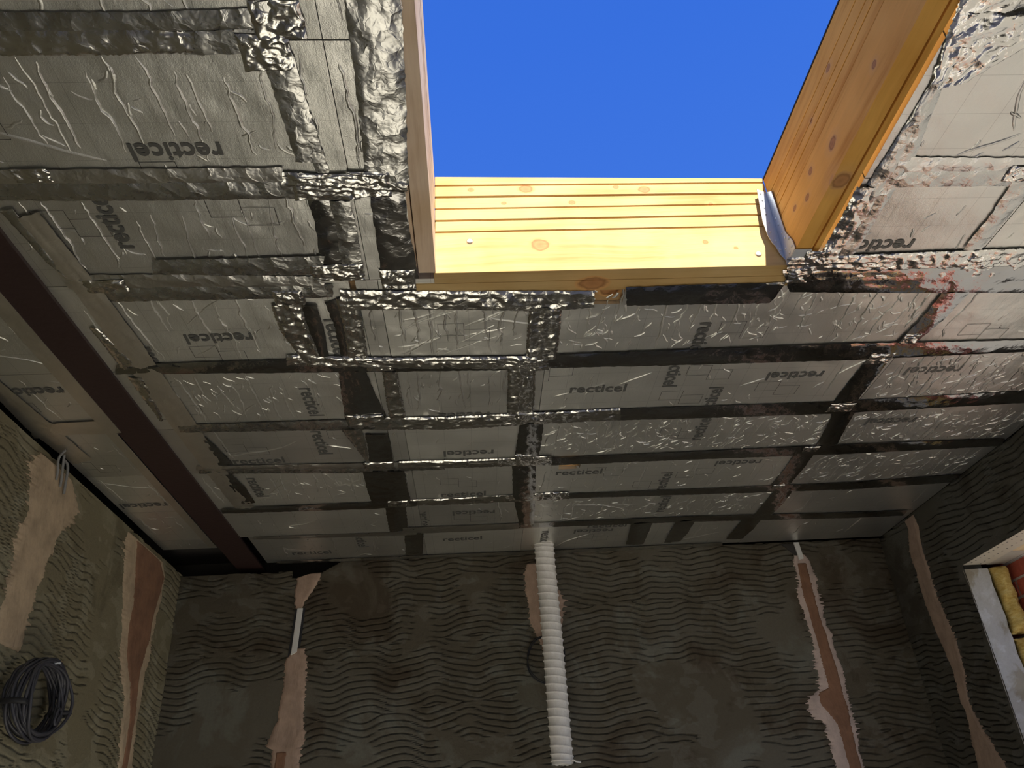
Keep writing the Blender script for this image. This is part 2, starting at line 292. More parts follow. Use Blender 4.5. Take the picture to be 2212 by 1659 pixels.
# ceiling layout measured in metres (x to the right, y into the room)
TAPES= [('s',[(-0.834,0.889),(-0.553,0.891),(-0.319,0.883)],[(-0.856,0.931),(-0.567,0.929),(-0.328,0.925)]),('c',[(-0.854,0.926),(-0.606,0.925),(-0.469,0.93)],[(-0.881,0.977),(-0.626,0.977),(-0.483,0.974)]),('s',[(-0.486,0.929),(-0.353,0.925)],[(-0.501,0.978),(-0.365,0.975)]),('l',[(-1.029,1.255),(-0.686,1.259),(-0.383,1.26)],[(-1.053,1.3),(-0.703,1.304),(-0.391,1.307)]),('s',[(-1.049,1.292),(-0.7,1.297),(-0.301,1.303)],[(-1.077,1.345),(-0.721,1.354),(-0.31,1.356)]),('c',[(-0.386,1.273),(-0.297,1.281),(-0.117,1.303)],[(-0.396,1.321),(-0.304,1.32),(-0.12,1.342)]),('s',[(-0.762,1.56),(-0.596,1.56),(-0.344,1.558)],[(-0.781,1.614),(-0.615,1.627),(-0.356,1.633)]),('l',[(-1.008,1.613),(-0.703,1.621),(-0.358,1.644)],[(-1.01,1.67),(-0.722,1.681),(-0.367,1.695)]),('s',[(-0.949,1.663),(-0.602,1.674),(-0.34,1.676)],[(-0.958,1.728),(-0.617,1.732),(-0.349,1.733)]),('c',[(-0.326,1.703),(-0.124,1.713),(0.075,1.723)],[(-0.339,1.793),(-0.13,1.799),(0.076,1.81)]),('c',[(0.05,1.72),(0.188,1.723),(0.359,1.732)],[(0.05,1.809),(0.193,1.82),(0.367,1.81)]),('m',[(0.444,1.719),(0.633,1.713),(0.888,1.713)],[(0.46,1.803),(0.655,1.806),(0.873,1.809)]),('c',[(0.854,1.603),(1.103,1.598),(1.556,1.586)],[(0.875,1.664),(1.134,1.667),(1.606,1.663)]),('m',[(0.86,1.657),(1.132,1.661),(1.6,1.655)],[(0.913,1.758),(1.181,1.771),(1.688,1.791)]),('c',[(1.053,1.629),(1.243,1.623),(1.573,1.613)],[(1.091,1.718),(1.288,1.713),(1.641,1.718)]),('l',[(0.998,1.257),(1.149,1.262),(1.35,1.265)],[(1.006,1.308),(1.174,1.308),(1.38,1.312)]),('s',[(1.009,1.302),(1.171,1.302),(1.376,1.306)],[(1.022,1.353),(1.199,1.354),(1.408,1.357)]),('m',[(-1.034,2.039),(-0.562,2.037),(0.208,2.068)],[(-1.057,2.091),(-0.578,2.111),(0.212,2.139)]),('c',[(-0.529,2.01),(-0.217,2.042),(0.221,2.055)],[(-0.541,2.067),(-0.222,2.101),(0.226,2.132)]),('m',[(0.207,2.052),(0.711,2.044),(1.203,2.035),(1.852,2.046)],[(0.211,2.128),(0.733,2.135),(1.245,2.135),(1.895,2.113)]),('s',[(-0.981,2.431),(-0.49,2.429),(-0.222,2.438)],[(-0.991,2.486),(-0.502,2.501),(-0.229,2.515)]),('c',[(-0.332,2.423),(-0.078,2.438),(0.536,2.416)],[(-0.343,2.513),(-0.082,2.533),(0.55,2.503)]),('m',[(0.26,2.42),(0.8,2.42),(1.295,2.419),(2.034,2.383)],[(0.265,2.501),(0.822,2.512),(1.331,2.512),(2.092,2.475)]),('l',[(-1.022,2.764),(-0.446,2.789),(-0.092,2.803)],[(-1.033,2.801),(-0.453,2.845),(-0.094,2.85)]),('s',[(-1.021,2.794),(-0.452,2.836),(-0.094,2.833)],[(-1.032,2.832),(-0.458,2.879),(-0.095,2.877)]),('c',[(-0.269,2.784),(-0.092,2.79),(0.321,2.796)],[(-0.275,2.847),(-0.095,2.859),(0.328,2.874)]),('m',[(0.268,2.804),(0.889,2.793),(1.51,2.776),(2.147,2.776)],[(0.272,2.874),(0.906,2.867),(1.549,2.869),(2.169,2.846)]),('m',[(-1.044,3.19),(-0.423,3.187),(-0.226,3.187)],[(-1.059,3.247),(-0.431,3.261),(-0.23,3.25)]),('c',[(-0.304,3.178),(-0.107,3.183),(0.429,3.155)],[(-0.31,3.241),(-0.11,3.252),(0.437,3.239)]),('m',[(0.331,3.176),(0.98,3.178),(1.675,3.173),(2.155,3.127)],[(0.335,3.234),(0.996,3.248),(1.711,3.26),(2.178,3.221)]),('l',[(-1.007,3.552),(-0.639,3.565),(-0.252,3.568)],[(-1.01,3.589),(-0.646,3.609),(-0.256,3.618)]),('l',[(-0.312,3.511),(-0.034,3.519),(0.294,3.515)],[(-0.32,3.598),(-0.036,3.6),(0.299,3.59)]),('m',[(0.225,3.519),(1.06,3.516),(1.832,3.553),(2.119,3.554)],[(0.228,3.581),(1.078,3.592),(1.864,3.631),(2.131,3.629)]),('l',[(-0.975,3.919),(-0.276,3.919),(0.529,3.931),(1.303,3.922)],[(-0.983,3.955),(-0.28,3.963),(0.534,3.984),(1.315,3.967)]),('s',[(-0.359,0.87),(-0.363,0.953),(-0.356,1.089),(-0.35,1.245)],[(-0.307,0.866),(-0.305,0.953),(-0.298,1.09),(-0.286,1.247)]),('s',[(-0.326,0.993),(-0.319,1.124),(-0.313,1.28)],[(-0.307,0.993),(-0.297,1.125),(-0.285,1.281)]),('m',[(-0.348,1.358),(-0.346,1.441),(-0.359,1.633)],[(-0.298,1.36),(-0.292,1.442),(-0.307,1.635)]),('s',[(-0.301,1.364),(-0.298,1.442),(-0.307,1.635)],[(-0.253,1.368),(-0.25,1.443),(-0.254,1.637)]),('m',[(-0.206,1.322),(-0.207,1.444),(-0.21,1.658)],[(-0.127,1.302),(-0.126,1.447),(-0.115,1.661)]),('s',[(-0.193,0.862),(-0.195,1.015),(-0.21,1.315)],[(-0.092,0.862),(-0.099,1.016),(-0.114,1.317)]),('c',[(-0.519,1.757),(-0.522,1.879),(-0.49,2.033)],[(-0.439,1.754),(-0.441,1.859),(-0.431,2.026)]),('m',[(-0.44,1.76),(-0.44,1.883),(-0.441,2.035)],[(-0.398,1.762),(-0.399,1.885),(-0.408,2.037)]),('m',[(-0.376,1.753),(-0.367,1.863),(-0.372,2.039)],[(-0.34,1.744),(-0.333,1.864),(-0.339,2.041)]),('c',[(-0.344,1.737),(-0.343,1.864),(-0.353,2.04)],[(-0.281,1.735),(-0.285,1.867),(-0.294,2.043)]),('m',[(-0.392,2.105),(-0.405,2.258),(-0.419,2.434)],[(-0.31,2.115),(-0.295,2.265),(-0.274,2.444)]),('c',[(-0.259,2.113),(-0.265,2.266),(-0.268,2.435)],[(-0.213,2.121),(-0.211,2.27),(-0.211,2.432)]),('c',[(-0.446,2.491),(-0.417,2.634),(-0.381,2.804)],[(-0.371,2.504),(-0.371,2.638),(-0.377,2.804)]),('m',[(-0.366,2.544),(-0.367,2.638),(-0.379,2.804)],[(-0.284,2.55),(-0.284,2.645),(-0.289,2.812)]),('m',[(-0.413,2.866),(-0.418,3.022),(-0.417,3.188)],[(-0.253,2.871),(-0.254,3.038),(-0.25,3.195)]),('m',[(-0.366,3.246),(-0.373,3.397),(-0.377,3.565)],[(-0.276,3.245),(-0.283,3.378),(-0.291,3.544)]),('m',[(-0.313,3.592),(-0.319,3.729),(-0.333,3.919)],[(-0.223,3.59),(-0.233,3.741),(-0.246,3.916)]),('c',[(0.182,1.797),(0.184,1.936),(0.188,2.077)],[(0.275,1.797),(0.281,1.917),(0.283,2.074)]),('c',[(0.134,2.115),(0.136,2.261),(0.138,2.429)],[(0.219,2.117),(0.227,2.267),(0.233,2.429)]),('m',[(0.186,2.509),(0.183,2.643),(0.181,2.805)],[(0.273,2.508),(0.275,2.65),(0.273,2.805)]),('m',[(0.171,2.847),(0.187,3.182),(0.23,3.538)],[(0.266,2.864),(0.284,3.192),(0.298,3.533)]),('m',[(1.368,1.778),(1.369,1.919),(1.355,2.04)],[(1.45,1.777),(1.443,1.922),(1.417,2.037)]),('m',[(1.303,2.118),(1.3,2.271),(1.305,2.44)],[(1.382,2.117),(1.383,2.276),(1.388,2.432)]),('m',[(1.333,2.491),(1.353,2.617),(1.375,2.786)],[(1.416,2.489),(1.432,2.623),(1.459,2.785)]),('m',[(1.312,2.84),(1.32,2.994),(1.319,3.18)],[(1.395,2.839),(1.402,3.001),(1.402,3.168)]),('m',[(1.354,3.225),(1.354,3.384),(1.353,3.561)],[(1.44,3.213),(1.449,3.394),(1.439,3.552)]),('m',[(1.311,3.581),(1.313,3.716),(1.306,3.872)],[(1.409,3.58),(1.41,3.728),(1.395,3.869)]),('m',[(0.768,3.575),(0.778,3.718),(0.791,3.885)],[(0.871,3.575),(0.878,3.73),(0.883,3.89)]),('m',[(0.984,3.575),(0.985,3.71),(0.988,3.882)],[(1.075,3.561),(1.081,3.722),(1.07,3.864)]),('s',[(0.966,1.048),(0.966,1.155),(0.958,1.348),(0.968,1.599)],[(0.973,0.931),(1.001,1.082),(1.034,1.262),(1.035,1.609)]),('c',[(0.935,1.348),(0.941,1.459),(0.941,1.602)],[(1.005,1.349),(1.006,1.461),(0.992,1.604)]),('c',[(0.928,0.865),(0.942,0.941),(0.964,1.048)],[(1.052,0.865),(1.033,0.932),(1.013,1.048)]),('c',[(0.98,0.902),(0.985,0.962),(0.985,1.071)],[(1.116,0.903),(1.127,0.963),(1.042,1.048)]),('s',[(1.312,1.341),(1.325,1.453),(1.324,1.588)],[(1.388,1.324),(1.376,1.438),(1.376,1.586)]),('s',[(-1.035,1.379),(-1.026,1.453),(-1.015,1.555)],[(-1.003,1.37),(-0.997,1.504),(-0.992,1.629)]),('b',[(-1.028,1.406),(-1.0,1.647),(-1.0,1.834),(-1.004,2.078),(-1.004,2.478),(-1.001,2.787),(-0.988,3.271)],[(-0.952,1.385),(-0.929,1.699),(-0.919,1.918),(-0.919,2.138),(-0.917,2.45),(-0.926,2.752),(-0.908,3.226)]),('c',[(-1.033,1.843),(-1.029,1.937),(-1.03,2.063)],[(-1.016,1.844),(-0.987,1.939),(-0.975,2.053)]),('c',[(-1.029,2.109),(-1.031,2.248),(-1.029,2.391)],[(-0.979,2.112),(-0.994,2.25),(-1.018,2.391)]),('m',[(-0.945,2.511),(-0.955,2.629),(-0.97,2.76)],[(-0.923,2.502),(-0.901,2.614),(-0.882,2.76)]),('m',[(-0.97,2.846),(-0.964,2.969),(-0.974,3.15)],[(-0.914,2.847),(-0.894,2.976),(-0.894,3.143)]),('b',[(-1.455,2.052),(-1.474,2.425),(-1.444,2.707)],[(-1.415,1.978),(-1.386,2.349),(-1.364,2.673)]),('b',[(-1.458,2.393),(-1.321,2.386),(-1.151,2.382)],[(-1.484,2.494),(-1.327,2.471),(-1.162,2.484)]),('b',[(-1.187,1.825),(-1.192,2.122),(-1.201,2.463)],[(-1.142,1.861),(-1.139,2.125),(-1.144,2.416)])]
PATCHES= [(-0.299,1.32,0.11,0.06),(-0.2,1.315,0.07,0.06),(-0.32,1.625,0.1,0.05),(-0.169,1.659,0.07,0.06),(-0.35,2.439,0.1,0.06),(-0.263,2.08,0.06,0.05),(0.21,2.106,0.08,0.05),(0.221,2.452,0.08,0.05),(0.286,2.814,0.06,0.05),(0.213,2.787,0.05,0.04),(1.34,2.126,0.06,0.05),(1.387,2.015,0.04,0.04),(1.344,2.46,0.07,0.045),(1.36,2.806,0.05,0.035),(1.353,3.184,0.04,0.03),(-0.343,2.815,0.09,0.05),(-0.307,3.21,0.07,0.05),(0.391,3.177,0.05,0.035),(-0.352,0.973,0.07,0.06),(-0.316,0.906,0.07,0.06),(1.024,0.932,0.1,0.06),(1.405,1.637,0.07,0.05),(0.913,1.679,0.05,0.05),(0.932,1.611,0.05,0.05),(-0.464,1.728,0.06,0.05),(1.311,1.311,0.05,0.04),(-0.914,1.272,0.06,0.03),(-0.913,1.66,0.08,0.04)]
LETTERS= [(-0.498,1.192,'L',8),(-0.791,1.52,'U',8),(-0.606,1.896,'L',8),(-0.391,1.839,'D',8),(-0.533,2.213,'D',8),(0.079,2.418,'L',8),(0.097,2.719,'L',8),(-0.552,2.516,'D',8),(-0.88,2.764,'R',8),(-0.873,2.899,'D',8),(-0.12,3.166,'R',8),(0.112,3.342,'L',8),(-0.229,3.327,'D',8),(-0.135,3.726,'R',8),(-0.879,3.837,'R',8),(-0.546,3.577,'D',8),(0.698,1.905,'D',8),(0.657,2.089,'D',8),(0.345,2.299,'R',8),(1.19,2.207,'L',8),(0.871,2.483,'U',8),(0.888,2.698,'U',8),(0.355,2.981,'R',8),(1.196,2.901,'L',8),(0.846,3.186,'U',8),(0.692,3.649,'L',8),(1.664,2.201,'L',8),(1.687,2.573,'L',8),(1.178,1.548,'L',8),(-0.941,1.953,'D',8),(-1.252,2.163,'L',8),(-1.25,3.111,'L',8),(0.345,3.653,'D',8),(0.896,3.45,'U',8),(0.561,3.627,'R',8)]
MARKS= [(-0.975,1.385,'R'),(-0.579,1.357,'R'),(-0.798,1.956,'R'),(-0.874,2.304,'R'),(-0.881,2.601,'R'),(-0.497,2.516,'R'),(-0.118,2.975,'R'),(-0.073,3.384,'R'),(0.343,2.127,'R'),(0.662,2.31,'R'),(0.986,2.267,'R'),(0.721,2.148,'R'),(0.718,2.589,'R'),(1.017,2.967,'R'),(0.698,3.081,'R'),(-0.076,1.876,'R'),(1.539,1.951,'R'),(0.761,1.903,'R'),(-1.378,2.255,'R'),(-0.681,1.243,'R'),(-0.092,2.782,'R'),(0.481,2.919,'R'),(0.53,3.721,'R'),(-0.911,1.116,'R'),(-1.459,2.705,'R')]
# ---------------------------------------------------------------- insulation boards, one object each
LBOX=[]
for (x,y,d,_) in LETTERS:
    dx,dy={'R':(1,0),'L':(-1,0),'U':(0,-1),'D':(0,1)}[d]; xs_=(x,x+dx*.19+dy*.045); ys_=(y,y+dy*.19-dx*.045)
    LBOX.append((min(xs_)-.008,max(xs_)+.008,min(ys_)-.008,max(ys_)+.008))
def low(x,y): return .25 if any(a<x<b and c<y<d for a,b,c,d in LBOX) else 1.   # foil lies flatter over the print
def ridge(V,F,path,wd,ht,z):
    n=len(path); k0=len(V); prof=[(-1,0.),(-.5,.55),(0,1.),(.45,.6),(1,0.)]
    for i in range(n):
        a=path[max(i-1,0)]; b=path[min(i+1,n-1)]; dx,dy=b[0]-a[0],b[1]-a[1]; l=math.hypot(dx,dy)+1e-9; nx,ny=-dy/l,dx/l
        tp=math.sin(math.pi*min(1,max(0,(i+.15)/(n-.7))))**.45; ww=wd*(.5+.5*tp)*random.uniform(.8,1.25)
        for s,h in prof: V.append((path[i][0]+nx*ww*s,path[i][1]+ny*ww*s,z-h*ht*tp*random.uniform(.75,1.1) *low(*path[i]) if h else z+.0004))
    for i in range(n-1):
        for j in range(4): a=k0+i*5+j; F.append((a,a+1,a+6,a+5))
def creases(V,F,x0,x1,y0,y1,z,longs,shorts,wd=.0039,ht=.0034):
    W_=x1-x0; H_=y1-y0
    for k in range(longs):
        x=x0+W_*(k+random.uniform(.15,.85))/longs; ya=y0+H_*random.uniform(0,.25) if random.random()<.6 else y0; L=H_*random.uniform(.45,1.0); p=[]; y=ya; dr=random.uniform(-.05,.05); cx=x
        while y<min(ya+L,y1-.004) : 
            p.append((cx,y)); y+=.010; cx+=dr*.010+random.gauss(0,.0017)
            if random.random()<.06: cx+=random.choice((-1,1))*random.uniform(.003,.007)
            if not x0+.006<cx<x1-.006: break
        if len(p)>4: ridge(V,F,p,wd*random.uniform(.6,1.2),ht*random.uniform(.6,1.3),z)
    for k in range(shorts):
        x=random.uniform(x0+.02,x1-.02); y=random.uniform(y0+.01,y1-.04); a=random.gauss(math.pi/2,.55); p=[]
        for i in range(random.randint(4,9)):
            p.append((x,y)); a+=random.gauss(0,.22); x+=.006*math.cos(a); y+=.006*math.sin(a)
            if not(x0+.005<x<x1-.005 and y0+.005<y<y1-.005): break
        if len(p)>2: ridge(V,F,p,wd*random.uniform(.7,1.3),ht*random.uniform(.4,1.0),z)
def crosses(V,F,x0,x1,y0,y1,z,n):
    for k in range(n):
        x=random.uniform(x0,x1); y=random.uniform(y0,y1); a=random.choice([2.55,2.6,2.5,.3,1.5]); p=[]
        for i in range(random.randint(12,34)):
            p.append((x,y)); a+=random.gauss(0,.06); x+=.009*math.cos(a); y+=.009*math.sin(a)
            if not(x0+.005<x<x1-.005 and y0+.005<y<y1-.005): break
        if len(p)>3: ridge(V,F,p,random.uniform(.003,.007),random.uniform(.0015,.0035),z)
YJ=[-2.8,-1.9,-1.09,-.25,.20,.57,.95,1.325,1.665,2.085,2.468,2.838,3.212,3.565,3.95]
BOARDS=[]   # x0,x1,y0,y1,longs,shorts,crosses,material
def brd(x0,x1,y0,y1,lo=0,sh=0,cr=0,m=0): BOARDS.append((x0,x1,y0,y1,lo,sh,cr,m))
for j in range(len(YJ)-1):
    y0,y1=YJ[j]+.002,YJ[j+1]-.002; vis=y1>.6
    if y1<=OY1+.04:
        brd(-1.065,-.245,y0,y1,*((15,26,1,j%3) if vis else (0,0,0,0))); brd(-.243,-.125,y0,y1,*((3,4,0,1) if vis else (0,0,0,0)))
        if y1<-1.05: brd(-.121,.93,y0,y1)
        brd(.945,1.385,y0,y1,*((2,6,22,1) if vis and j<6 else (0,8,3,1) if vis else (0,0,0,0))); brd(1.387,XR-.01,y0,y1,*((2,10,14,2) if vis and j<6 else (0,6,2,2) if vis else (0,0,0,0)))
    else:
        lo={8:(13,24),9:(15,90),10:(1,8),11:(15,70),12:(2,20),13:(3,22)}.get(j,(11,8)) if y0>1.6 else (12,8)
        brd(-1.065 if j<13 else -1.03,-.285,y0,y1,*lo,3,j%3); brd(-.283,-.225,y0,y1,1,3,0,1)
        mid={8:(10,26,26),9:(9,34,0),10:(0,5,0),11:(0,6,0),12:(1,6,0),13:(0,6,0)}.get(j,(2,4,0)); brd(-.223,.25,y0,y1,*mid,(j+1)%3)
        rg={8:(20,200,0),9:(2,20,5),10:(24,330,0),11:(8,60,0),12:(12,190,5),13:(2,14,4)}.get(j,(2,4,0))
        brd(.252,1.395,y0,y1,*rg,2 if j in(9,11) else 0)
        r2={8:(3,12,0),9:(20,200,0),10:(16,220,0),11:(12,180,0),12:(2,14,0),13:(2,8,0)}.get(j,(2,4,0)); brd(1.397,XR-.006,y0,y1,*r2,1)
for j in range(len(YJ)-1):
    y0,y1=YJ[j]+.002,min(YJ[j+1]-.002,3.69)
    if y1>y0: brd(XL+.004,-1.205,y0,y1,2 if y0>.9 else 0,5 if y0>.9 else 0,1,j%3)
ANG=.05
bobj=[]
# small notches cut so that the joist behind shows
NOTCH=[(.362,.446,1.667,1.800),(.362,.448,2.841,2.925),(-.300,-.227,1.667,1.722)]
for (x0,x1,y0,y1,lo,sh,cr,mi) in BOARDS:
    z=CEIL+random.uniform(-.0008,.0008); T_=.07
    cuts=[(a,b,c_,d) for a,b,c_,d in NOTCH if a>x0-.001 and b<x1+.06 and c_>y0-.01 and d<y1]
    xs=[x0,x1]; ys=[y0,y1]
    for a,b,c_,d in cuts: xs+=[max(a,x0),min(b,x1)]; ys+=[max(c_,y0),d]
    xs=sorted(set(xs)); ys=sorted(set(ys)); V=[];F=[]
    nx,ny=len(xs),len(ys)
    for zz in (z,z+T_):
        for y in ys:
            for x in xs: V.append((x,y,zz))
    N_=nx*ny
    solid=lambda i,k:0<=i<nx-1 and 0<=k<ny-1 and not any(a<=(xs[i]+xs[i+1])/2<=b and c_<=(ys[k]+ys[k+1])/2<=d for a,b,c_,d in cuts)
    for i in range(nx-1):
        for k in range(ny-1):
            if not solid(i,k): continue
            a,b,c_,d=k*nx+i,k*nx+i+1,(k+1)*nx+i+1,(k+1)*nx+i
            F.append((a,d,c_,b)); F.append((a+N_,b+N_,c_+N_,d+N_))
            if not solid(i,k-1): F.append((a,b,b+N_,a+N_))
            if not solid(i+1,k): F.append((b,c_,c_+N_,b+N_))
            if not solid(i,k+1): F.append((c_,d,d+N_,c_+N_))
            if not solid(i-1,k): F.append((d,a,a+N_,d+N_))
    nf=len(F); ym=y1-.03; y00=y0+.03
    if lo or sh: creases(V,F,x0+.01,x1-.01,y00,ym,z,lo,sh)
    if cr: crosses(V,F,x0+.02,x1-.02,y00,ym,z,cr)
    me=mesh('insulation_board',V,F); me.polygons.foreach_set('use_smooth',[i>=nf for i in range(len(me.polygons))])
    # make ridge faces look down
    o=place('insulation_board',me,cl,((x0+x1)/2,(y0+y1)/2,z),M_BOARD[mi%3]); bobj.append((x0,x1,y0,y1,o))
def board_at(x,y):
    return min(bobj,key=lambda b:max(b[0]-x,x-b[1],0)+max(b[2]-y,y-b[3],0))
# joists seen through the notches
M_JOIST=pine('joist_pine','X',(.42,.29,.16),(.20,.12,.06),[(.405,1.75,2.80,.028,1.3),(.40,2.90,2.80,.02,1.2)],.7)
for a,b,c_,d in NOTCH:
    place('joist',boxes('joist',[(a-.02,b+.02,c_-.002,d+.02,CEIL+.0725,CEIL+.0995)]) if 0 else boxes('joist',[(a+.001,b-.001,c_+.001,d-.001,CEIL+.012,CEIL+.0995)]),cl,mat=M_JOIST)
# ---------------------------------------------------------------- printed lettering on the facing
cu=D.curves.new('lettering','FONT'); cu.body='recticel'; cu.offset=.026; cu.resolution_u=3; cu.size=1; cu.space_character=1.04
tmp=D.objects.new('tmp',cu); COL.objects.link(tmp); bpy.context.view_layer.update()
dg=bpy.context.evaluated_depsgraph_get(); base=D.meshes.new_from_object(tmp.evaluated_get(dg)); D.objects.remove(tmp)
TV=np.array([v.co[:] for v in base.vertices]); TF=[tuple(p.vertices) for p in base.polygons]
tx0,tx1=TV[:,0].min(),TV[:,0].max(); ty0,ty1=0.,TV[:,1].max(); FS=.190/(tx1-tx0); CH=(tx1-tx0)/8
DIR={'R':(1,0),'L':(-1,0),'U':(0,-1),'D':(0,1)}
for (x,y,d,cut) in LETTERS:
    dx,dy=DIR[d]; b=board_at(x+dx*.08,y+dy*.08); px,py=dy,-dx
    lx=(TV[:,0]-tx0)*FS; ly=TV[:,1]*FS*1.12
    X=x+dx*lx+px*ly; Y=y+dy*lx+py*ly
    b=board_at(float(X.mean()),float(Y.mean())); ok=(X>b[0]+.001)&(X<b[1]-.001)&(Y>b[2]+.004)&(Y<b[3]-.004)
    F=[f for f in TF if all(ok[i] for i in f)]
    if not F: continue
    used=sorted({i for f in F for i in f}); mp={i:k for k,i in enumerate(used)}
    zz=CEIL-.0014
    me=mesh('printed_lettering',[(X[i],Y[i],zz) for i in used],[tuple(mp[i] for i in f) for f in F])
    place('printed_lettering',me,b[4],mat=M_INK)
def mark(x,y,s=.075,sx=1,sy=1):
    b=board_at(x+.05,y+.05); V=[];F=[]; zz=CEIL-.0013
    pts=[(0,.5),(0,1.5),(1,1.5),(1,.75),(2,.75),(2,0),(1.2,0)]
    lines=[((0,0),(0,1)),((0,1),(1,1)),((1,1),(1,0)),((1,0),(0,0)),((1,.5),(2,.5)),((2,.5),(2,1.5)),((2,1.5),(1,1.5)),((1,1.5),(1,1))]
    for (a0,b0),(a1,b1) in lines:
        xa,ya,xb,yb=x+a0*s*sx,y+b0*s*.8*sy,x+a1*s*sx,y+b1*s*.8*sy; t_=.0007
        lo_x,hi_x=sorted((xa,xb)); lo_y,hi_y=sorted((ya,yb)); lo_x-=t_;hi_x+=t_;lo_y-=t_;hi_y+=t_
        lo_x=max(lo_x,b[0]+.002);hi_x=min(hi_x,b[1]-.002);lo_y=max(lo_y,b[2]+.004);hi_y=min(hi_y,b[3]-.004)
        if hi_x-lo_x<.0005 or hi_y-lo_y<.0005: continue
        k=len(V); V+=[(lo_x,lo_y,zz),(lo_x,hi_y,zz),(hi_x,hi_y,zz),(hi_x,lo_y,zz)]; F.append((k,k+1,k+2,k+3))
    if F: place('printed_outline',mesh('printed_outline',V,F),b[4],mat=M_LINE)
for i,(x,y,d) in enumerate(MARKS): mark(x,y,sx=(1,-1)[i%5==3])
# ---------------------------------------------------------------- foil tapes, one object each
def resample(P,n):
    P=np.array(P,float); s=np.r_[0,np.cumsum(np.hypot(*np.diff(P,axis=0).T))]; t=np.linspace(0,s[-1],n); return np.stack([np.interp(t,s,P[:,0]),np.interp(t,s,P[:,1])],-1)
def crumple(x,y,seed,sc):
    """faceted creasing"""
    h=np.zeros_like(x)
    for k in range(9):
        a=RNG.uniform(0,math.pi); f=sc*RNG.uniform(.6,2.4); ph=RNG.uniform(0,9)
        q=(x*math.cos(a)+y*math.sin(a))*f+ph+1.6*vnoise(x*f*.6,y*f*.6,seed+k); h+=np.abs((q%2)-1)/f
    return h/9
def tape(kind,A,B,z,idx):
    A=np.array(A);B=np.array(B); L=np.hypot(*np.diff(A,axis=0).T).sum(); wdt=np.hypot(*(A-B).T).mean()
    cell={'c':.0048,'m':.012,'s':.010,'l':.010,'b':.012}[kind]; n=max(6,int(L/cell)); m=max(5,int(wdt/(cell*.8)))
    a=resample(A,n);b=resample(B,n)
    # ragged torn / pinked edges
    tt=np.linspace(0,1,m)[None,:,None]; jit=(RNG.rand(n,1)-.5)*.0035
    nrm=(b-a)/np.maximum(np.hypot(*(b-a).T)[:,None],1e-6); a=a-nrm*jit; b=b+nrm*(RNG.rand(n,1)-.5)*.0035
    G=a[:,None,:]*(1-tt)+b[:,None,:]*tt; G[0]+= (RNG.rand(m,2)-.5)*.004; G[-1]+=(RNG.rand(m,2)-.5)*.004
    x,y=G[...,0],G[...,1]; t=np.broadcast_to(np.linspace(0,1,m)[None,:],(n,m)); s=np.linspace(0,L,n)[:,None]
    f1=.35+.10*vnoise(s*3,s*0,idx); f2=.68+.08*vnoise(s*3,s*0+5,idx+9)
    step=(.0016*np.exp(-np.abs((t-f1)/.05))+.0012*np.exp(-np.abs((t-f2)/.04)))*(.4+.8*vnoise(s*5,t*2,idx+3))       # long folds over the board edge
    amp={'c':1.0,'m':.26,'s':.26,'l':.30,'b':.20}[kind]
    h=(crumple(x,y,idx*13,26)*.36+crumple(x,y,idx*17+5,80)*.42)*amp if kind=='c' else crumple(x,y,idx*13,24)*amp*.7
    h=(h-h.min())*(.35 if kind=='b' else 1)+.0012*amp*vnoise(x*60,y*60,idx)
    edge=np.clip(np.minimum(t,1-t)*m/1.5,0,1)
    Z=z-(h+step)*edge; V=np.stack([x,y,Z],-1).reshape(-1,3)
    F=grid_faces(m,n)
    me=npmesh('foil_tape',V,F,True)
    # normals down
    if me.polygons[0].normal.z>0: me.flip_normals()
    c0=V.mean(0); place('foil_tape',me,cl,(float(c0[0]),float(c0[1]),z),M_TAPE[kind])
for i,(k,A,B) in enumerate(TAPES):
    z=CEIL-.0032-.00045*(i%7)
    tape(k,A,B,z,i)
for i,(x,y,rx,ry) in enumerate(PATCHES):
    n=40;m=28; sx=np.linspace(-1,1,m); sy=np.linspace(-1,1,n); U,V_=np.meshgrid(sx,sy)
    wob=1+.12*vnoise(U*3+i,V_*3,i); X=x+U*rx*.62*wob; Y=y+V_*ry*.62*wob
    h=crumple(X,Y,i*7+900,34)*.45+crumple(X,Y,i*7+500,95)*.6; ed=np.clip((1-np.maximum(np.abs(U),np.abs(V_)))*8,0,1)
    Z=CEIL-.0068-(h-h.min())*ed
    me=npmesh('crumpled_foil_patch',np.stack([X,Y,Z],-1).reshape(-1,3),grid_faces(m,n),True)
    if me.polygons[0].normal.z>0: me.flip_normals()
    place('crumpled_foil_patch',me,cl,(x,y,CEIL-.006),M_TAPE['c'])
